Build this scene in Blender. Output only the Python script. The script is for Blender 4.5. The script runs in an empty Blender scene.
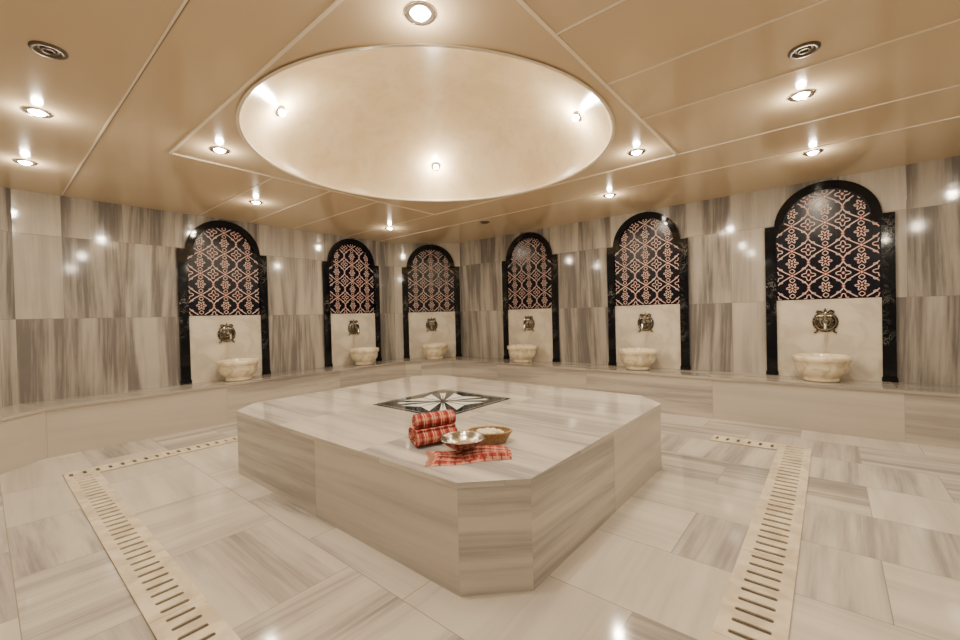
import bpy, bmesh, math, random
from mathutils import Vector, Matrix
random.seed(7)
D=bpy.data
scene=bpy.context.scene
# ---------------------------------------------------------------- dimensions (metres)
H_CEIL=2.93; ZB=.535; ZP=.572
XL=-6.96; YF=6.573; YN=-1.0; XR=2.3
A=(-6.96,5.572); B=(-5.998,6.573); C1=(-6.96,.27); C2=(-5.69,-1.0)
DOME=(-2.845,2.80); DR=1.61; DH=.78
# ---------------------------------------------------------------- node helpers
class NT:
    def __init__(s,name):
        s.m=D.materials.new(name); s.m.use_nodes=True
        s.t=s.m.node_tree; s.t.nodes.clear()
        s.out=s.t.nodes.new('ShaderNodeOutputMaterial')
        s.b=s.t.nodes.new('ShaderNodeBsdfPrincipled')
        s.t.links.new(s.b.outputs[0],s.out.inputs[0])
    def n(s,typ,**k):
        x=s.t.nodes.new(typ)
        for a,v in k.items(): setattr(x,a,v)
        return x
    def put(s,sock,v):
        if hasattr(v,'is_output') or isinstance(v,bpy.types.NodeSocket): s.t.links.new(v,sock)
        else: sock.default_value=v
    def math(s,op,a,b=0.0,c=0.0,clamp=False):
        x=s.n('ShaderNodeMath',operation=op); x.use_clamp=clamp
        s.put(x.inputs[0],a); s.put(x.inputs[1],b); s.put(x.inputs[2],c)
        return x.outputs[0]
    def mix(s,f,a,b,mode='MIX'):
        x=s.n('ShaderNodeMix',data_type='RGBA',blend_type=mode)
        s.put(x.inputs[0],f); s.put(x.inputs[6],a); s.put(x.inputs[7],b)
        return x.outputs[2]
    def xyz(s,a,b,c=0.0):
        x=s.n('ShaderNodeCombineXYZ'); s.put(x.inputs[0],a);s.put(x.inputs[1],b);s.put(x.inputs[2],c)
        return x.outputs[0]
    def noise(s,vec,scale,detail=4,dist=0.0,rough=.5):
        x=s.n('ShaderNodeTexNoise'); s.put(x.inputs['Vector'],vec)
        x.inputs['Scale'].default_value=scale; x.inputs['Detail'].default_value=detail
        x.inputs['Distortion'].default_value=dist; x.inputs['Roughness'].default_value=rough
        return x.outputs[0]
    def ramp(s,f,stops):
        x=s.n('ShaderNodeMapRange')
        x.interpolation_type='SMOOTHSTEP'
        s.put(x.inputs[0],f); x.inputs[1].default_value=stops[0]; x.inputs[2].default_value=stops[1]
        x.inputs[3].default_value=stops[2]; x.inputs[4].default_value=stops[3]
        return x.outputs[0]
    def bump(s,h,st,dist=.002):
        x=s.n('ShaderNodeBump'); x.inputs['Strength'].default_value=st; x.inputs['Distance'].default_value=dist
        s.put(x.inputs['Height'],h); s.t.links.new(x.outputs[0],s.b.inputs['Normal'])
    def set(s,**k):
        for a,v in k.items():
            s.put(s.b.inputs[a.replace('_',' ')],v)
def c4(c): return (c[0],c[1],c[2],1)
def simple(name,col,rough=.5,metal=0,**k):
    t=NT(name); t.set(Base_Color=c4(col),Roughness=rough,Metallic=metal)
    for a,v in k.items(): t.set(**{a:v})
    return t.m
def marble(name,su,sv,ou=0,ov=0,stag=.5,along='v',light=(.70,.63,.52),grey=(.30,.27,.245),ratio=.5,strength=1.0,rough=.12,joint=(.38,.33,.27),jw=.0022,randdir=False,bandscale=5,band_r=(.38,.62),base_amt=.26,minamt=.14,seed=3.7,spread=.30):
    t=NT(name)
    uv=t.n('ShaderNodeUVMap').outputs[0]
    sp=t.n('ShaderNodeSeparateXYZ'); t.put(sp.inputs[0],uv); u,v=sp.outputs[0],sp.outputs[1]
    vv=t.math('DIVIDE',t.math('SUBTRACT',v,ov),sv); row=t.math('FLOOR',vv)
    odd=t.math('MODULO',t.math('ABSOLUTE',row),2.0)
    uu=t.math('ADD',t.math('DIVIDE',t.math('SUBTRACT',u,ou),su),t.math('MULTIPLY',odd,stag)); col=t.math('FLOOR',uu)
    wn=t.n('ShaderNodeTexWhiteNoise',noise_dimensions='3D'); t.put(wn.inputs[0],t.xyz(col,row,seed))
    rs=t.n('ShaderNodeSeparateXYZ'); t.put(rs.inputs[0],wn.outputs[1]); r1,r2,r3=rs.outputs
    fu=t.math('FRACT',uu); fv=t.math('FRACT',vv)
    eu=t.math('MULTIPLY',t.math('MINIMUM',fu,t.math('SUBTRACT',1.0,fu)),su)
    ev=t.math('MULTIPLY',t.math('MINIMUM',fv,t.math('SUBTRACT',1.0,fv)),sv)
    edge=t.math('LESS_THAN',t.math('MINIMUM',eu,ev),jw)
    if along=='v': ac,al=u,v
    else: ac,al=v,u
    if randdir:
        sel=t.math('GREATER_THAN',r3,randdir)
        def mixv(a,b): return t.math('ADD',t.math('MULTIPLY',a,t.math('SUBTRACT',1.0,sel)),t.math('MULTIPLY',b,sel))
        ac,al=mixv(ac,al),mixv(al,ac)
    o1=t.math('MULTIPLY',r1,57.0); o2=t.math('MULTIPLY',r2,23.0)
    act=t.math('ADD',ac,t.math('MULTIPLY',al,t.math('MULTIPLY',t.math('SUBTRACT',r2,.5),.12)))
    bv=t.xyz(t.math('ADD',t.math('MULTIPLY',act,bandscale),o1),t.math('ADD',t.math('MULTIPLY',al,.35),o2),0.0)
    band=t.noise(bv,1.0,6,.2,.6)
    fv2=t.xyz(t.math('ADD',t.math('MULTIPLY',act,36.0),o1),t.math('ADD',t.math('MULTIPLY',al,.8),o2),0.0)
    fine=t.noise(fv2,1.0,4,.2,.6)
    cloud=t.noise(t.xyz(t.math('ADD',u,o1),t.math('ADD',v,o2),0.0),3.0,3)
    g=t.ramp(band,(band_r[0],band_r[1],0.0,1.0))
    g=t.math('MULTIPLY',g,t.ramp(fine,(.28,.66,.52,1.0)))
    rr=r3 if not randdir else r2
    amt=t.ramp(rr,(ratio-spread,ratio+spread,1.0,minamt))
    g=t.math('MULTIPLY',g,amt)
    base=t.math('MULTIPLY',amt,base_amt)
    g=t.math('MULTIPLY',t.math('ADD',g,base),strength,clamp=True)
    g=t.math('ADD',g,t.math('MULTIPLY',t.math('SUBTRACT',cloud,.5),.18),clamp=True)
    colr=t.mix(g,c4(light),c4(grey))
    tint=t.math('ADD',.86,t.math('MULTIPLY',r1,.18))
    colr=t.mix(1.0,colr,t.xyz(tint,tint,tint),'MULTIPLY')
    colr=t.mix(edge,colr,c4(joint))
    t.set(Base_Color=colr,Roughness=t.math('ADD',rough,t.math('MULTIPLY',cloud,.05)))
    t.b.inputs['IOR'].default_value=1.6
    t.bump(t.math('SUBTRACT',1.0,edge),.35,.001)
    return t.m
# ---------------------------------------------------------------- materials
M_wall=marble('marble_wall',.56,.965,ou=.1,ov=ZB-.02,stag=0.0,along='v',light=(.57,.515,.44),grey=(.165,.15,.14),ratio=.78,rough=.06,joint=(.22,.19,.16),bandscale=4.5,base_amt=.30,minamt=.30,band_r=(.36,.64))
M_floor=marble('marble_floor',.92,.61,ou=.2,ov=.09,stag=.5,along='u',light=(.69,.63,.54),grey=(.29,.265,.245),ratio=.50,rough=.06,randdir=.62,joint=(.30,.26,.21),base_amt=.22,minamt=.36,band_r=(.36,.66))
M_bench=marble('marble_bench',1.73,.60,ou=0,ov=-.03,stag=0,along='u',light=(.58,.52,.44),grey=(.32,.29,.265),ratio=.35,rough=.10,bandscale=6)
M_benchtop=marble('marble_bench_top',1.73,3,ou=0,ov=0,stag=0,along='u',light=(.50,.45,.38),grey=(.22,.20,.18),ratio=.5,rough=.06,bandscale=7)
M_plat=marble('marble_platform_side',1.385,.9,ou=0,ov=-.05,stag=0,along='u',light=(.68,.62,.535),grey=(.36,.335,.31),ratio=.5,rough=.10,bandscale=6,jw=.003,band_r=(.36,.66))
M_plattop=marble('marble_platform_top',1.10,1.32,ou=-4.46,ov=1.50,stag=0,along='u',light=(.72,.665,.585),grey=(.33,.31,.30),ratio=.5,rough=.04,bandscale=4,jw=.0014,spread=.6)
t=NT('cream_marble')
tc=t.n('ShaderNodeTexCoord').outputs['Object']
nz=t.noise(tc,4,5,.8)
t.set(Base_Color=t.mix(t.ramp(nz,(.35,.7,0,1)),c4((.68,.62,.51)),c4((.52,.46,.38))),Roughness=.12); M_cream=t.m
t=NT('basin_marble')
tc=t.n('ShaderNodeTexCoord').outputs['Object']
nz=t.noise(tc,9,5,1.0)
t.set(Base_Color=t.mix(t.ramp(nz,(.4,.75,0,1)),c4((.84,.73,.53)),c4((.58,.47,.31))),Roughness=.18); M_basin=t.m
t=NT('black_veined_marble')
tc=t.n('ShaderNodeTexCoord').outputs['Object']
nz=t.noise(tc,6,7,1.6,.65)
vein=t.ramp(t.math('ABSOLUTE',t.math('SUBTRACT',nz,.5)),(0.0,.014,1.0,0.0))
vein=t.math('MULTIPLY',vein,t.ramp(t.noise(tc,2.5,2),(.5,.7,0,1)))
t.set(Base_Color=t.mix(vein,c4((.003,.004,.006)),c4((.28,.27,.25))),Roughness=.06); t.b.inputs['IOR'].default_value=1.4; M_black=t.m
M_navy=simple('navy_tile',(.003,.004,.011),.22); M_navy.node_tree.nodes['Principled BSDF'].inputs['IOR'].default_value=1.33
t=NT('red_enamel'); tc=t.n('ShaderNodeTexCoord').outputs['Object']
t.set(Base_Color=t.mix(t.noise(tc,30,2),c4((.08,.008,.008)),c4((.40,.035,.018))),Roughness=.4); M_red=t.m
M_ivory=simple('ivory_enamel',(.60,.56,.48),.4)
t=NT('inlay_dark'); tc=t.n('ShaderNodeTexCoord').outputs['Object']
nz=t.noise(tc,14,6,1.2,.6)
vein=t.ramp(t.math('ABSOLUTE',t.math('SUBTRACT',nz,.5)),(0.0,.03,.8,0.0))
t.set(Base_Color=t.mix(vein,c4((.008,.014,.022)),c4((.13,.16,.18))),Roughness=.06); M_inlay=t.m
M_white=simple('inlay_white',(.82,.83,.80),.1)
t=NT('ceiling_paint'); tc=t.n('ShaderNodeTexCoord').outputs['Object']
nz=t.noise(tc,.8,2)
t.set(Base_Color=t.mix(nz,c4((.64,.50,.325)),c4((.70,.565,.385))),Roughness=.15); t.b.inputs['IOR'].default_value=1.65
M_ceil=t.m
t=NT('dome_stucco'); tc=t.n('ShaderNodeTexCoord').outputs['Object']
nz=t.noise(tc,2.2,5,.6,.55); n2=t.noise(tc,12,4,.5)
col=t.mix(t.ramp(nz,(.3,.7,0,1)),c4((.73,.57,.345)),c4((.83,.69,.47)))
col=t.mix(t.ramp(n2,(.5,.8,0,.25)),col,c4((.56,.39,.21)))
t.set(Base_Color=col,Roughness=.22); M_dome=t.m
M_trim=simple('pale_trim',(.90,.80,.64),.2)
M_groove=simple('panel_groove',(.22,.16,.10),.5)
M_chrome=simple('chrome',(.80,.76,.70),.15,1.0)
M_darkmetal=simple('dark_fitting',(.14,.11,.08),.4,.6)
t=NT('lamp_glow'); t.set(Base_Color=(1,1,1,1)); t.b.inputs['Emission Color'].default_value=(1,.90,.74,1); t.b.inputs['Emission Strength'].default_value=150; M_glow=t.m
t=NT('aged_bronze'); tc=t.n('ShaderNodeTexCoord').outputs['Object']
nz=t.noise(tc,40,4)
t.set(Base_Color=t.mix(t.ramp(nz,(.35,.65,0,1)),c4((.03,.025,.018)),c4((.20,.17,.125))),Roughness=.3,Metallic=.9); M_bronze=t.m
M_brass=simple('polished_nickel',(.50,.47,.41),.18,1.0)
M_slotshade=simple('drain_slot_shade',(.07,.055,.04),.7)  # dark colour standing in for the shade inside the drain slots
t=NT('drain_marble'); tc=t.n('ShaderNodeTexCoord').outputs['Object']
nz=t.noise(tc,7,5,.6)
t.set(Base_Color=t.mix(t.ramp(nz,(.35,.7,0,1)),c4((.74,.65,.49)),c4((.55,.46,.34))),Roughness=.22); M_drain=t.m
t=NT('silver_bowl'); tc=t.n('ShaderNodeTexCoord').outputs['Object']
vo=t.n('ShaderNodeTexVoronoi'); t.put(vo.inputs['Vector'],tc); vo.inputs['Scale'].default_value=70
t.set(Base_Color=c4((.50,.48,.43)),Roughness=.2,Metallic=1.0); t.bump(vo.outputs[0],.5,.002); M_silver=t.m
t=NT('wicker'); tc=t.n('ShaderNodeTexCoord').outputs['Object']
t.set(Base_Color=t.mix(t.noise(tc,60,3),c4((.14,.07,.025)),c4((.50,.33,.15))),Roughness=.5); M_wick=t.m
t=NT('loofah'); tc=t.n('ShaderNodeTexCoord').outputs['Object']
t.set(Base_Color=t.mix(t.noise(tc,70,3),c4((.85,.80,.66)),c4((.60,.52,.36))),Roughness=.7); t.bump(t.noise(tc,90,3),.6,.004); M_loof=t.m
t=NT('plaid_towel')
uv=t.n('ShaderNodeUVMap').outputs[0]; sp=t.n('ShaderNodeSeparateXYZ'); t.put(sp.inputs[0],uv); u,v=sp.outputs[0],sp.outputs[1]
def stripe(x,per,lo,hi):
    f=t.math('FRACT',t.math('DIVIDE',x,per)); return t.math('MULTIPLY',t.math('GREATER_THAN',f,lo),t.math('LESS_THAN',f,hi))
col=c4((.40,.04,.026))
col=t.mix(t.math('MULTIPLY',stripe(u,.085,0,.20),.35),col,c4((.75,.48,.34)))
col=t.mix(t.math('MULTIPLY',stripe(v,.06,0,.20),.5),col,c4((.75,.48,.34)))
col=t.mix(t.math('MULTIPLY',stripe(u,.085,.45,.62),.75),col,c4((.11,.015,.018)))
col=t.mix(t.math('MULTIPLY',stripe(v,.06,.45,.62),.75),col,c4((.11,.015,.018)))
col=t.mix(t.math('MULTIPLY',stripe(v,.06,.80,.87),.85),col,c4((.80,.66,.50)))
t.set(Base_Color=col,Roughness=.9); t.bump(t.noise(uv,600,2),.4,.001); M_towel=t.m
M_fringe=simple('towel_fringe',(.50,.22,.15),.9)
# ---------------------------------------------------------------- mesh builder
class MB:
    def __init__(s): s.v=[];s.f=[];s.m=[];s.uv=[];s.mats=[];s.sm=[]
    def mi(s,mat):
        if mat not in s.mats: s.mats.append(mat)
        return s.mats.index(mat)
    def face(s,pts,mat,uv=None,smooth=False):
        b=len(s.v); s.v+= [tuple(p) for p in pts]; s.f.append(list(range(b,b+len(pts)))); s.m.append(s.mi(mat)); s.uv.append(uv); s.sm.append(smooth)
    def grid(s,rows,mat,closed=False,smooth=True,uvf=None):
        b=len(s.v); n=len(rows[0])
        for r in rows: s.v+=[tuple(p) for p in r]
        k=s.mi(mat)
        for i in range(len(rows)-1):
            for j in range(n if closed else n-1):
                j2=(j+1)%n
                s.f.append([b+i*n+j,b+i*n+j2,b+(i+1)*n+j2,b+(i+1)*n+j]); s.m.append(k); s.sm.append(smooth)
                s.uv.append([uvf(i,j),uvf(i,j+1),uvf(i+1,j+1),uvf(i+1,j)] if uvf else None)
    def box(s,x0,x1,y0,y1,z0,z1,mat,M=None):
        P=[Vector(p) for p in((x0,y0,z0),(x1,y0,z0),(x1,y1,z0),(x0,y1,z0),(x0,y0,z1),(x1,y0,z1),(x1,y1,z1),(x0,y1,z1))]
        if M: P=[M@p for p in P]
        b=len(s.v); s.v+=[tuple(p) for p in P]; k=s.mi(mat)
        for f in((0,3,2,1),(4,5,6,7),(0,1,5,4),(1,2,6,5),(2,3,7,6),(3,0,4,7)):
            s.f.append([b+i for i in f]); s.m.append(k); s.uv.append(None); s.sm.append(False)
    def lathe(s,prof,mat,c=(0,0,0),n=40,sx=1,sy=1,M=None,wob=None):
        rows=[]
        for r,z in prof:
            row=[]
            for i in range(n):
                a=2*math.pi*i/n; q=r*(wob(a,z) if wob else 1)
                p=Vector((q*math.cos(a)*sx,q*math.sin(a)*sy,z))
                p=(M@p if M else p)+Vector(c); row.append(p)
            rows.append(row)
        s.grid(rows,mat,closed=True)
    def tube(s,path,r,mat,n=8,rf=None,closed=False):
        path=[Vector(p) for p in path]; rows=[]; up=Vector((0,0,1)); N=len(path)
        prev=None
        for i,p in enumerate(path):
            a=path[(i-1)%N] if (closed or i>0) else p; b=path[(i+1)%N] if (closed or i<N-1) else p
            d=(b-a).normalized()
            if prev is None:
                x=d.cross(up)
                if x.length<.1: x=d.cross(Vector((1,0,0)))
            else: x=prev-d*prev.dot(d)
            x.normalize(); prev=x; y=d.cross(x)
            rr=r*(rf(i/(N-1)) if rf else 1)
            rows.append([p+x*rr*math.cos(2*math.pi*k/n)+y*rr*math.sin(2*math.pi*k/n) for k in range(n)])
        if closed: rows.append(rows[0])
        s.grid(rows,mat,closed=True)
        if not closed:
            s.face(list(reversed(rows[0])),mat); s.face(rows[-1],mat)
    def sphere(s,c,r,mat,n=12,sz=(1,1,1)):
        c=Vector(c); rows=[]
        for i in range(n+1):
            ph=math.pi*i/n; rows.append([c+Vector((r*math.sin(ph)*math.cos(a)*sz[0],r*math.sin(ph)*math.sin(a)*sz[1],-r*math.cos(ph)*sz[2])) for a in [2*math.pi*k/(n*2) for k in range(n*2)]])
        s.grid(rows,mat,closed=True)
    def mesh(s,name,boxuv=False,merge=False):
        me=D.meshes.new(name); me.from_pydata(s.v,[],s.f)
        for m in s.mats: me.materials.append(m)
        me.polygons.foreach_set('material_index',s.m); me.polygons.foreach_set('use_smooth',s.sm)
        uvl=me.uv_layers.new(name='UVMap')
        for p,uv in zip(me.polygons,s.uv):
            n=p.normal
            for k,li in enumerate(p.loop_indices):
                co=me.vertices[me.loops[li].vertex_index].co
                if uv: uvl.data[li].uv=uv[k]
                elif boxuv:
                    if abs(n.z)>.6: uvl.data[li].uv=(co.x,co.y)
                    else:
                        tx,ty=-n.y,n.x; uvl.data[li].uv=((co.x*tx+co.y*ty)*(1 if (tx+ty*.99)>=0 else -1),co.z)
        if merge:
            bm=bmesh.new(); bm.from_mesh(me); bmesh.ops.remove_doubles(bm,verts=bm.verts,dist=1e-5); bm.to_mesh(me); bm.free()
        me.update(); return me
    def obj(s,name,**k):
        o=D.objects.new(name,s.mesh(name,**k)); scene.collection.objects.link(o); return o
def inst(name,me,loc=(0,0,0),rz=0,parent=None):
    o=D.objects.new(name,me); scene.collection.objects.link(o); o.location=loc; o.rotation_euler=(0,0,rz)
    if parent: o.parent=parent
    return o
# ---------------------------------------------------------------- room shell
b=MB(); b.box(XL-.3,XR+.3,YN-.3,YF+.3,-.12,0,M_floor); b.obj('floor',boxuv=True)
def wall(name,p,q):
    p=Vector((p[0],p[1],0)); q=Vector((q[0],q[1],0)); d=(q-p).normalized(); nrm=Vector((d.y,-d.x,0))
    c=Vector((DOME[0],DOME[1],0))
    if nrm.dot(p-c)<0: nrm=-nrm
    th=nrm*.15; m=MB(); up=Vector((0,0,H_CEIL+.02))
    P=[p,q,q+th,p+th]; Pt=[x+up for x in P]
    m.face([P[0],P[1],Pt[1],Pt[0]],M_wall); m.face([P[1],P[2],Pt[2],Pt[1]],M_wall); m.face([P[2],P[3],Pt[3],Pt[2]],M_wall); m.face([P[3],P[0],Pt[0],Pt[3]],M_wall)
    m.face(Pt,M_wall); m.face(P[::-1],M_wall)
    return m.obj(name,boxuv=True)
wall('wall_back',B,(XR,YF)); wall('wall_corner',A,B); wall('wall_left',C1,A); wall('wall_left_corner',C2,C1)
wall('wall_front',C2,(XR,YN)); wall('wall_right',(XR,YN),(XR,YF))
m=MB(); cx,cy=DOME; fx0,fx1,fy0,fy1=-4.55,-1.14,1.15,4.45
n=128
def sq(a):
    dx,dy=math.cos(a),math.sin(a); ts=[]
    if dx>1e-9: ts.append((fx1-cx)/dx)
    if dx<-1e-9: ts.append((fx0-cx)/dx)
    if dy>1e-9: ts.append((fy1-cy)/dy)
    if dy<-1e-9: ts.append((fy0-cy)/dy)
    t_=min(ts); return (cx+dx*t_,cy+dy*t_)
angs=sorted([2*math.pi*i/n for i in range(n)]+[math.atan2(y-cy,x-cx)%(2*math.pi) for x in(fx0,fx1) for y in(fy0,fy1)])
N=len(angs)
for i in range(N):
    a0,a1=angs[i],angs[(i+1)%N]; s0,s1=sq(a0),sq(a1)
    m.face([(cx+DR*math.cos(a0),cy+DR*math.sin(a0),H_CEIL),(cx+DR*math.cos(a1),cy+DR*math.sin(a1),H_CEIL),(s1[0],s1[1],H_CEIL),(s0[0],s0[1],H_CEIL)],M_ceil)
X0,X1,Y0,Y1=XL-.2,XR+.2,YN-.2,YF+.2
for (x0,x1,y0,y1) in((X0,X1,Y0,fy0),(X0,X1,fy1,Y1),(X0,fx0,fy0,fy1),(fx1,X1,fy0,fy1)):
    m.face([(x0,y0,H_CEIL),(x1,y0,H_CEIL),(x1,y1,H_CEIL),(x0,y1,H_CEIL)],M_ceil)
m.face([(X0,Y0,H_CEIL+1.0),(X1,Y0,H_CEIL+1.0),(X1,Y1,H_CEIL+1.0),(X0,Y1,H_CEIL+1.0)],M_ceil)
for p,q in(((X0,Y0),(X1,Y0)),((X1,Y0),(X1,Y1)),((X1,Y1),(X0,Y1)),((X0,Y1),(X0,Y0))):
    m.face([(p[0],p[1],H_CEIL),(q[0],q[1],H_CEIL),(q[0],q[1],H_CEIL+1),(p[0],p[1],H_CEIL+1)],M_ceil)
m.obj('ceiling')
m=MB(); prof=[(DR,0)]
for i in range(1,31):
    a=math.pi/2*i/30; prof.append((DR*math.cos(a)+1e-4,DH*math.sin(a)))
m.lathe(prof,M_dome,(cx,cy,H_CEIL),n=128)
m.lathe([(DR+.012,-.012),(DR-.012,-.012),(DR-.012,.01),(DR+.012,.01)],M_trim,(cx,cy,H_CEIL),n=128)
m.obj('ceiling_dome')
m=MB()
def seam(x0,y0,x1,y1,w=.014,mat=M_trim,d=.008):
    if abs(x1-x0)>abs(y1-y0): m.box(min(x0,x1),max(x0,x1),y0-w/2,y0+w/2,H_CEIL-d,H_CEIL+.001,mat)
    else: m.box(x0-w/2,x0+w/2,min(y0,y1),max(y0,y1),H_CEIL-d,H_CEIL+.001,mat)
def joint(x0,y0,x1,y1):
    seam(x0,y0,x1,y1,.012,M_trim,.006)
    if abs(x1-x0)>abs(y1-y0): seam(x0,y0+.011,x1,y1+.011,.007,M_groove,.002)
    else: seam(x0+.011,y0,x1+.011,y1,.007,M_groove,.002)
for y in(fy0,fy1): seam(fx0,y,fx1,y,.022)
for x in(fx0,fx1): seam(x,fy0,x,fy1,.022)
joint(-6.9,.67,XR,.67)
for y in(2.07,2.75,3.43,4.45,5.2): joint(fx1,y,XR,y)
for y in(2.07,2.75,3.43,4.45,5.2): seam(-6.9,y,fx0,y,.010,M_trim,.004)
seam(fx0,5.2,fx1,5.2,.010,M_trim,.004); seam(fx1,-1,fx1,fy0,.008,M_groove,.002)
m.obj('trim_ceiling_joints')
# ---------------------------------------------------------------- bench
outer=[(XR,YF),B,A,C1,C2]; inner=[(XR,5.981),(-5.753,5.981),(-6.368,5.327),(-6.368,.42),(-4.948,-1.0)]
m=MB()
def path_u(pts):
    s=[0]
    for p,q in zip(pts,pts[1:]): s.append(s[-1]+math.dist(p,q))
    return s
su=path_u(inner)
zt=ZB-.032
for i in range(4):
    p,q=inner[i],inner[i+1]
    m.face([(p[0],p[1],0),(p[0],p[1],zt),(q[0],q[1],zt),(q[0],q[1],0)],M_bench,[(su[i],0),(su[i],zt),(su[i+1],zt),(su[i+1],0)])
nose=[(XR,5.981-.014),(-5.747,5.981-.014),(-6.368+.014,5.321),(-6.368+.014,.426),(-4.934,-1.0)]
for i in range(4):
    p,q=nose[i],nose[i+1]; r,s_=outer[i+1],outer[i]
    m.face([(p[0],p[1],ZB),(s_[0],s_[1],ZB),(r[0],r[1],ZB),(q[0],q[1],ZB)],M_benchtop,[(su[i],0.05),(su[i],.65),(su[i+1],.65),(su[i+1],.05)])
    m.face([(p[0],p[1],zt),(p[0],p[1],ZB),(q[0],q[1],ZB),(q[0],q[1],zt)],M_benchtop,[(su[i],0.02),(su[i],.05),(su[i+1],.05),(su[i+1],.02)])
    m.face([(p[0],p[1],zt),(q[0],q[1],zt),inner[i+1]+(zt,),inner[i]+(zt,)],M_bench)
m.obj('marble_bench')
# ---------------------------------------------------------------- central platform
xa,xb,ya,yb,c=-4.463,-1.161,1.498,4.139,.266
def oct_(e=0):
    k=e*.414
    return [(xa+c-k,ya-e),(xb-c+k,ya-e),(xb+e,ya+c-k),(xb+e,yb-c+k),(xb-c+k,yb+e),(xa+c-k,yb+e),(xa-e,yb-c+k),(xa-e,ya+c-k)]
m=MB(); P=oct_(-.005)
for i in range(8):
    p,q=P[i],P[(i+1)%8]; L=math.dist(p,q)
    uoff=1.385*(3*i)+((1.385*2-L)/2 if L>1 else .4)
    m.face([(p[0],p[1],0),(q[0],q[1],0),(q[0],q[1],ZP-.03),(p[0],p[1],ZP-.03)],M_plat,[(uoff,0),(uoff+L,0),(uoff+L,ZP-.03),(uoff,ZP-.03)])
P=oct_(0)
m.face([(x,y,ZP) for x,y in P],M_plattop,[(x,y) for x,y in P])
for i in range(8):
    p,q=P[i],P[(i+1)%8]; L=math.dist(p,q)
    m.face([(p[0],p[1],ZP-.03),(q[0],q[1],ZP-.03),(q[0],q[1],ZP),(p[0],p[1],ZP)],M_plattop,[(i*3,1.6),(i*3+L,1.6),(i*3+L,1.63),(i*3,1.63)])
m.face([(x,y,ZP-.03) for x,y in reversed(P)],M_plattop)
m.obj('marble_heated_platform')
ix,iy=-2.88,2.86; hs=.47
m=MB(); m.box(-hs,hs,-hs,hs,0,.003,M_inlay)
z=.0035
def poly(pts,mat,z=z,rot=0):
    cs,sn=math.cos(rot),math.sin(rot); m.face([(x*cs-y*sn,x*sn+y*cs,z) for x,y in pts],mat)
R=.36
for k in range(4):
    r=k*math.pi/2
    poly([(.012,.04),(.19,R),(0.006,R*.80)],M_white,z,r); poly([(-.012,.04),(-.006,R*.80),(-.19,R)],M_white,z,r)
    poly([(-hs+.03,hs-.036),(hs-.03,hs-.036),(hs-.03,hs-.03),(-hs+.03,hs-.03)],M_cream,z,r)
    poly([(.05,.038),(R*.93,R*.80),(R*.80,R*.80)],M_white,z,r); poly([(.038,.05),(R*.80,R*.80),(R*.80,R*.93)],M_white,z,r)
o=m.obj('star_floor_inlay'); o.location=(ix,iy,ZP)
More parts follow.
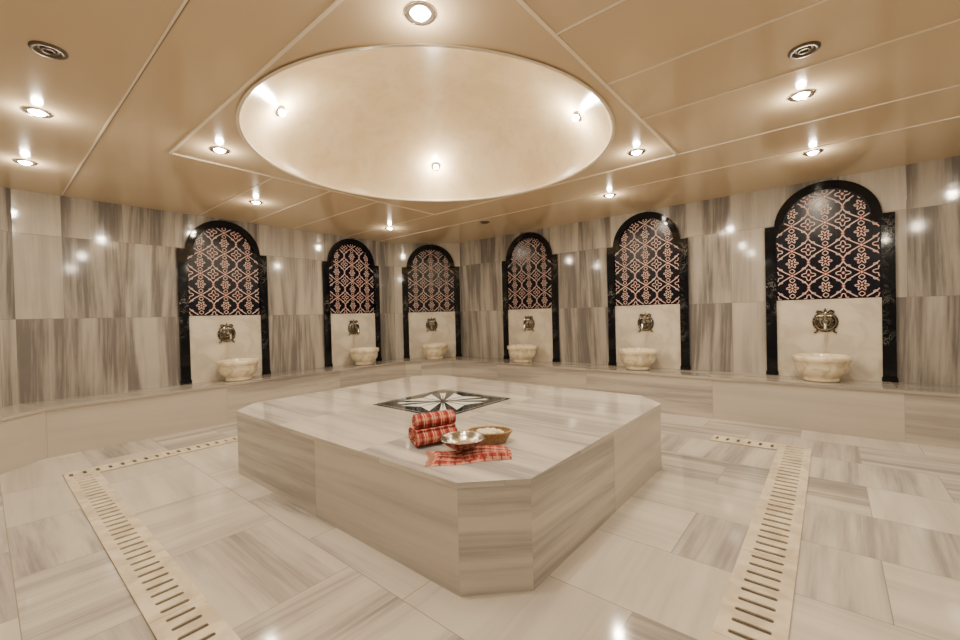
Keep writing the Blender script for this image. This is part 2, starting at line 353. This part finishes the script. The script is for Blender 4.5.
# ---------------------------------------------------------------- wall niches
def niche_mesh():
    m=MB(); W=.60; Lw=.115; ZL=2.40; ro,ri=.50,.41; zc=2.40; z0=ZB
    for sgn in(-1,1):
        x0,x1=sorted((sgn*W,sgn*(W-Lw)))
        m.box(x0,x1,-.045,0,z0,ZL+.03,M_black)
        m.box(x0-.008,x1+.008,-.052,0,z0,z0+.05,M_black)
        x0,x1=sorted((sgn*(W-Lw),sgn*(ri-.01))); m.box(x0,x1,-.045,0,ZL-.045,ZL+.03,M_black)
    K=32
    for i in range(K):
        a0,a1=math.pi*i/K,math.pi*(i+1)/K
        def pt(r,a,y): return (r*math.cos(a),y,zc+r*math.sin(a))
        m.face([pt(ri,a0,-.045),pt(ri,a1,-.045),pt(ro,a1,-.045),pt(ro,a0,-.045)][::-1],M_black)
        m.face([pt(ro,a0,-.045),pt(ro,a1,-.045),pt(ro,a1,0),pt(ro,a0,0)][::-1],M_black)
        m.face([pt(ri,a0,-.045),pt(ri,a0,0),pt(ri,a1,0),pt(ri,a1,-.045)][::-1],M_black)
    zb=1.48; yy=-.014; wi=W-Lw
    m.face([(-wi,yy,zb),(wi,yy,zb),(wi,yy,ZL),(-wi,yy,ZL)],M_navy)
    m.face([(ri*math.cos(math.pi*i/K),yy,zc+ri*math.sin(math.pi*i/K)) for i in range(K+1)],M_navy)
    m.box(-wi,wi,-.024,0,z0,zb-.0,M_cream)
    m.box(-wi,wi,-.028,0,zb-.012,zb+.006,M_cream)
    def inside(x,z):
        if z<zb+.018: return False
        if z<=ZL-.045: return abs(x)<wi-.012
        if z<=zc: return abs(x)<ri-.012
        return math.hypot(x,z-zc)<ri-.012
    def ribbon(pts,w,y,mat):
        for (x0,z0_),(x1,z1) in zip(pts,pts[1:]):
            if not(inside(x0,z0_) and inside(x1,z1)): continue
            dx,dz=x1-x0,z1-z0_; L=math.hypot(dx,dz) or 1; nx,nz=-dz/L*w/2,dx/L*w/2; ex,ez=dx/L*w*.15,dz/L*w*.15
            m.face([(x0-nx-ex,y,z0_-nz-ez),(x1-nx+ex,y,z1-nz+ez),(x1+nx+ex,y,z1+nz+ez),(x0+nx-ex,y,z0_+nz-ez)],mat)
    curves=[]
    a_=.323; b_=.31; zo=zb
    for i in range(-3,4):
        for sg in(-1,1):
            curves.append(([(i*a_+sg*a_/2*math.sin(math.pi*(z_)/b_),zo+z_) for z_ in [q*.0125 for q in range(0,110)]],1.0))
    def closed(fn,nn=40,w=1.0): curves.append(([fn(2*math.pi*q/nn) for q in range(nn+1)],w))
    def spiral(X,Z,sx,sz,R0,turn,w):
        pts=[]
        for q in range(22):
            f=q/21; a=f*turn; r=R0*(1-.8*f)
            pts.append((X+sx*(R0-r*math.cos(a)),Z+sz*r*math.sin(a)))
        curves.append((pts,w))
    for i in range(-2,3):
        for k in range(0,5):
            X=i*a_; Z=zo+(k+.5)*b_
            closed(lambda t_:(X+(.044+.018*math.cos(6*t_))*math.cos(t_),Z+(.044+.018*math.cos(6*t_))*math.sin(t_)),48,.8)
            for sz in(-1,1):
                curves.append(([(X+.026*math.sin(math.pi*q/10),Z+sz*(.07+.055*q/10)) for q in range(11)],.7))
                curves.append(([(X-.026*math.sin(math.pi*q/10),Z+sz*(.07+.055*q/10)) for q in range(11)],.7))
            X=(i+.5)*a_; Z=zo+k*b_
            closed(lambda t_:(X+(.050+.018*math.cos(4*t_))*math.cos(t_),Z+(.050+.018*math.cos(4*t_))*math.sin(t_)),32,.8)
            for sx in(-1,1):
                for sz in(-1,1): spiral(X+sx*.028,Z+sz*.075,sx,sz,.024,4.2,.65)
    for pts,w in curves: ribbon(pts,.0165*w,-.0155,M_red)
    for pts,w in curves: ribbon(pts,.0080*w,-.0170,M_ivory)
    for i in range(-2,3):
        for k in range(0,6):
            for (X,Z,r_) in((i*a_,zo+(k+.5)*b_,.018),(i*a_,zo+k*b_,.022),((i+.5)*a_,zo+k*b_,.020),((i+.5)*a_,zo+(k+.5)*b_,.020)):
                if inside(X,Z) and inside(X+.02,Z+.02) and inside(X-.02,Z-.02):
                    m.face([(X+r_*math.cos(q*math.pi/4),-.0175,Z+r_*math.sin(q*math.pi/4)) for q in range(8)][::-1],M_red)
                    m.face([(X+r_*.5*math.cos(q*math.pi/4),-.018,Z+r_*.5*math.sin(q*math.pi/4)) for q in range(8)][::-1],M_ivory)
    return m.mesh('mosaic_arch_niche')
def basin_mesh():
    m=MB()
    prof=[(.001,0),(.155,0),(.170,.012),(.172,.03),(.168,.045),(.195,.07),(.235,.115),(.250,.165),(.252,.222),(.262,.230),(.275,.244),(.275,.280),(.267,.296),(.240,.300),(.226,.290),(.208,.21),(.160,.14),(.08,.10),(.001,.095)]
    m.lathe(prof,M_basin,n=48,sy=.95)
    return m.mesh('marble_basin',merge=True)
def tap_mesh():
    m=MB(); RX=Matrix.Rotation(math.pi/2,3,'X')
    def ld(prof,mat,n=36,c=(0,0,0),wob=None): m.lathe(prof,mat,c,n=n,M=RX,wob=wob)
    ld([(.001,.0),(.118,.0),(.124,.008),(.118,.020),(.106,.020),(.098,.012),(.092,.014),(.078,.030),(.055,.040),(.030,.044),(.001,.045)],M_bronze,n=96,wob=lambda a,z:1+.02*math.cos(20*a))
    ld([(.098,.014),(.104,.024),(.098,.030),(.092,.024),(.098,.014)],M_brass,n=48)
    ld([(.046,.040),(.052,.048),(.046,.054),(.040,.048),(.046,.040)],M_brass,n=36)
    m.tube([(0,-.012,.115),(0,-.014,.135),(0,-.014,.150)],.020,M_bronze,10,rf=lambda f:1-.5*f); m.sphere((0,-.014,.156),.011,M_brass,8)
    for s in(-1,1):
        m.tube([(s*.03,-.012,.115),(s*.05,-.014,.135),(s*.075,-.014,.128),(s*.08,-.014,.108)],.012,M_bronze,8)
        pts=[(s*(.095+.03*f*math.cos(f*5.2)),-.012,-.06-.05*f+.022*math.sin(f*5.2)) for f in [q/14 for q in range(15)]]
        m.tube(pts,.014,M_bronze,7,rf=lambda f:1.2-.6*f)
    m.tube([(0,-.03,0),(0,-.085,0)],.026,M_brass,16)
    m.tube([(0,-.07,-.004),(0,-.100,-.002),(0,-.135,-.010),(0,-.160,-.035),(0,-.168,-.085)],.018,M_brass,12,rf=lambda f:1.15-.25*f)
    m.tube([(0,-.168,-.080),(0,-.168,-.102)],.023,M_brass,12)
    m.tube([(0,-.070,.01),(0,-.070,.070)],.012,M_brass,10)
    m.tube([(-.050,-.070,.072),(0,-.070,.075),(.050,-.070,.072)],.011,M_brass,10); m.sphere((-.052,-.070,.072),.016,M_brass,8); m.sphere((.052,-.070,.072),.016,M_brass,8); m.sphere((0,-.070,.078),.018,M_brass,8)
    return m.mesh('bronze_faucet')
NM,BM,TM=niche_mesh(),basin_mesh(),tap_mesh()
spots=[((XL,2.39),90,.04),((XL,4.568),90,.03),(((A[0]+B[0])/2+.05,(A[1]+B[1])/2+.052),46.14,.04),((-4.27,YF),0,0),((-2.154,YF),0,-.05),((-.034,YF),0,-.05)]
for (x,y),r,dx in spots:
    rz=math.radians(r); inst('mosaic_arch_niche',NM,(x,y,0),rz)
    Rm=Matrix.Rotation(rz,3,'Z')
    p=Rm@Vector((dx,-.292,0)); inst('marble_basin',BM,(x+p.x,y+p.y,ZB),rz)
    p=Rm@Vector((-.01,-.025,0)); inst('bronze_faucet',TM,(x+p.x,y+p.y,1.215),rz)
# ---------------------------------------------------------------- drains
def drain(x0,x1,y0,y1,axis):
    m=MB(); w=(y1-y0) if axis=='x' else (x1-x0); L=(x1-x0) if axis=='x' else (y1-y0)
    def bx(a0,a1,b0,b1,z0,z1,mat):
        if axis=='x': m.box(x0+a0,x0+a1,y0+b0,y0+b1,z0,z1,mat)
        else: m.box(x0+b0,x0+b1,y0+a0,y0+a1,z0,z1,mat)
    T=.010; e=.052
    bx(0,L,0,w,.0005,.003,M_slotshade)  # flat dark sheet under the bars paints the shade of a recess
    npan=max(1,round(L/.78)); pl=L/npan
    for i in range(npan):
        s=i*pl+.0015; f=(i+1)*pl-.0015
        bx(s,f,0,e,.001,T,M_drain); bx(s,f,w-e,w,.001,T,M_drain)
        ns=max(2,int((f-s)/.086)); st=(f-s)/ns; g=.028
        for k in range(ns):
            a=s+k*st
            bx(a,a+(st-g)/2,e,w-e,.001,T,M_drain); bx(a+(st+g)/2,a+st,e,w-e,.001,T,M_drain)
            cxs=a+st/2
            for bb,sg in((e,1),(w-e,-1)):
                for q in range(4):
                    t0=q*g/2/4; hgt=(g/2-math.sqrt(max(0,(g/2)**2-(g/2-t0)**2)))
                    b0,b1=sorted((bb+sg*t0,bb+sg*(t0+g/8)))
                    bx(cxs-g/2,cxs-g/2+hgt,b0,b1,.001,T,M_drain); bx(cxs+g/2-hgt,cxs+g/2,b0,b1,.001,T,M_drain)
    return m
drain(-5.31,-1.0,.47,.70,'x').obj('floor_drain_channel')
drain(-5.53,-5.31,.47,2.7,'y').obj('floor_drain_channel')
drain(-.41,-.15,1.2,5.2,'y').obj('floor_drain_channel')
drain(-1.0,-.41,4.98,5.2,'x').obj('floor_drain_channel')
# ---------------------------------------------------------------- ceiling spotlights
def spot_mesh(lit):
    m=MB()
    m.lathe([(.080,0),(.080,-.006),(.074,-.012),(.058,-.012),(.050,-.004),(.046,-.001)],M_chrome if lit else M_darkmetal,n=32)
    if lit:
        m.lathe([(.046,-.001),(.042,-.010),(.030,-.020),(.015,-.025),(.001,-.026)],M_glow,n=32)
    else:
        m.lathe([(.046,-.001),(.001,-.003)],M_chrome,n=32)
        m.lathe([(.035,-.004),(.032,-.010),(.022,-.010),(.020,-.004)],M_darkmetal,n=24)
    return m.mesh('recessed_ceiling_spotlight')
SL,SU=spot_mesh(True),spot_mesh(False)
LC=(1,.85,.65)
def warm(name,kind,loc,power,parent,size=.05):
    l=D.lights.new(name,kind); l.energy=power; l.color=LC
    if kind=='AREA': l.shape='DISK'; l.size=size*2
    else: l.shadow_soft_size=size
    o=D.objects.new(name,l); scene.collection.objects.link(o); o.location=loc
    if parent: o.parent=parent
    return o
PW=16
for x,y in((-4.33,.31),(-5.73,.32),(-5.67,2.34),(-5.78,4.57),(-2.2,5.35),(-.14,3.85),(-.11,5.34),(-4.16,1.42),(-1.41,4.10),(-1.57,1.47),(-1.6,-.2),(1.3,1.6),(1.3,4.6),(1.0,-.3)):
    s=inst('recessed_ceiling_spotlight',SL,(x,y,H_CEIL)); warm('bulb_light','AREA',(0,0,-.032),PW,s,.04)
    warm('bulb_halo','POINT',(0,0,-.075),8,s,.03)
for x,y in((-3.31,.29),(-.10,3.19),(-4.35,5.4)): inst('recessed_ceiling_spotlight',SU,(x,y,H_CEIL))
def dlamp():
    m=MB(); m.lathe([(.055,0),(.055,.012),(.04,.02),(.032,.022)],M_chrome,n=24); m.sphere((0,0,.032),.03,M_glow,10); return m.mesh('dome_lamp')
DL=dlamp()
for az in(45,135,225,315):
    a=math.radians(az); zz=.38; r=DR*math.sqrt(1-(zz/DH)**2)-.008
    o=inst('dome_lamp',DL,(cx+r*math.cos(a),cy+r*math.sin(a),H_CEIL+zz))
    nrm=Vector((-math.cos(a)*.75,-math.sin(a)*.75,-.66)).normalized(); o.rotation_euler=nrm.to_track_quat('Z','Y').to_euler()
    warm('dome_bulb','POINT',(0,0,.10),19,o,.03)
# ---------------------------------------------------------------- towels, bowl, basket
RT=Vector((.768,.641,0)); FW=Vector((-.641,.768,0))
def roll(c,ang,L,R,turns=3.4,ph=0):
    c=Vector(c); ax=RT*math.cos(ang)+FW*math.sin(ang); sd=Vector((-ax.y,ax.x,0)); up=Vector((0,0,1))
    m=MB(); N=90; sec=[];arc=[0]
    for i in range(N+1):
        f=i/N; a=f*turns*2*math.pi-.6+ph; r=.012+(R-.012)*f; sec.append((r*math.cos(a),r*math.sin(a)))
    for p,q in zip(sec,sec[1:]): arc.append(arc[-1]+math.dist(p,q))
    K=14; rows=[]
    for j in range(K+1):
        v=-L/2+L*j/K; rows.append([c+ax*(v+.004*math.sin(i*.35+j*.2)*(1 if j in(0,K) else 0))+sd*x*(1+.02*math.sin(j*1.7))+up*z_ for i,(x,z_) in enumerate(sec)])
    m.grid(rows,M_towel,uvf=lambda i,j:(arc[min(j,N)],L*i/K))
    o=m.obj('rolled_plaid_towel'); s=o.modifiers.new('thick','SOLIDIFY'); s.thickness=.0085; s.offset=0
    return o
roll((-1.965,1.875,ZP+.057),.55,.28,.050); roll((-2.07,1.93,ZP+.057),.62,.28,.050,ph=1); roll((-2.025,1.92,ZP+.143),.50,.27,.050,ph=2)
m=MB(); nx,ny=36,22; tw,td=.46,.25; tc_=Vector((-1.63,1.845,ZP)); ax=RT*math.cos(.15)+FW*math.sin(.15); sd=Vector((-ax.y,ax.x,0))
def th(x,y): return .014+.006*math.sin(x*19+y*7)+.004*math.sin(y*31-x*11)
rows=[]
for j in range(ny+1):
    y=-td/2+td*j/ny; row=[]
    for i in range(nx+1):
        x=-tw/2+tw*i/nx; e=min(1,min(i,nx-i)/2.0,min(j,ny-j)/2.0)
        row.append(tc_+ax*(x+.012*math.sin(y*20+1))+sd*(y+.014*math.sin(x*12))+Vector((0,0,.002+e*th(x,y))))
    rows.append(row)
m.grid(rows,M_towel,uvf=lambda i,j:(tw*j/nx,td*i/ny))
rows=[]
for j in range(ny+1):
    y=-td/2+.02+(td-.06)*j/ny; row=[]
    for i in range(nx+1):
        x=-tw/2+.17+(tw-.18)*i/nx; e=min(1,min(i,nx-i)/2.0,min(j,ny-j)/2.0)
        row.append(tc_+ax*(x+.008*math.sin(y*25))+sd*(y+.01*math.sin(x*14+2))+Vector((0,0,.004+e*(th(x,y)+.011))))
    rows.append(row)
m.grid(rows,M_towel,uvf=lambda i,j:(.02+tw*j/nx,.3+td*i/ny))
for k in range(34):
    y=-td/2+td*(k+.5)/34; l=.03+.012*random.random(); x=-tw/2+.012*math.sin(y*20+1)
    p=tc_+ax*x+sd*(y+.014*math.sin(x*12)); q=p-ax*l+sd*random.uniform(-.006,.006)
    m.tube([p+Vector((0,0,.005)),(p+q)/2+Vector((0,0,.006)),q+Vector((0,0,.003))],.0018,M_fringe,5)
m.obj('spread_plaid_towel')
m=MB(); m.lathe([(.001,0),(.045,0),(.05,.004),(.085,.018),(.115,.042),(.125,.062),(.134,.065),(.135,.069),(.128,.070),(.121,.064),(.108,.045),(.08,.023),(.045,.010),(.02,.010),(.016,.016),(.001,.018)],M_silver,n=64)
o=m.obj('silver_hammam_bowl',merge=True); o.location=(-1.685,1.83,ZP+.036)
m=MB()
ea,eb=.135,.088
for k in range(7):
    z_=.0085+k*.0085; sc=.80+.035*k
    m.tube([((ea*sc+.002*math.sin(26*a+k*math.pi))*math.cos(a),(eb*sc+.002*math.sin(26*a+k*math.pi))*math.sin(a),z_+.0015*math.sin(26*a+k*math.pi)) for a in [2*math.pi*q/104 for q in range(104)]],.0055,M_wick,6,closed=True)
m.tube([((ea*1.06)*math.cos(a),(eb*1.06)*math.sin(a),.070+.002*math.sin(30*a)) for a in [2*math.pi*q/104 for q in range(104)]],.008,M_wick,6,closed=True)
for q in range(26):
    a=2*math.pi*q/26; m.tube([(ea*.80*math.cos(a),eb*.80*math.sin(a),.005),(ea*1.05*math.cos(a),eb*1.05*math.sin(a),.068)],.003,M_wick,5)
m.lathe([(.001,.002),(ea*.82,.002),(ea*.82,.008),(.001,.008)],M_wick,n=32,sy=eb/ea)
for k in range(16):
    a=k*2.4; r=.085*math.sqrt((k+.3)/16); m.sphere((r*math.cos(a)*1.0,r*math.sin(a)*.64,.052+.012*random.random()),.026,M_loof,8,(1.1,.9,.75))
o=m.obj('wicker_basket'); o.location=(-1.715,2.12,ZP+.001); o.rotation_euler=(0,0,math.radians(36))
# ---------------------------------------------------------------- world, camera
w=D.worlds.new('world'); scene.world=w; w.use_nodes=True; w.node_tree.nodes['Background'].inputs[0].default_value=(1,.85,.68,1); w.node_tree.nodes['Background'].inputs[1].default_value=.05
cam=D.cameras.new('camera'); co=D.objects.new('camera',cam); scene.collection.objects.link(co); scene.camera=co
cam.sensor_width=36; cam.lens=419.106/960*36; cam.clip_start=.02
Mx=Matrix.Rotation(math.radians(39.863),4,'Z')@Matrix.Rotation(math.radians(90-.69),4,'X')@Matrix.Rotation(math.radians(-1.429),4,'Z')
Mx.translation=(0,0,1.4); co.matrix_world=Mx
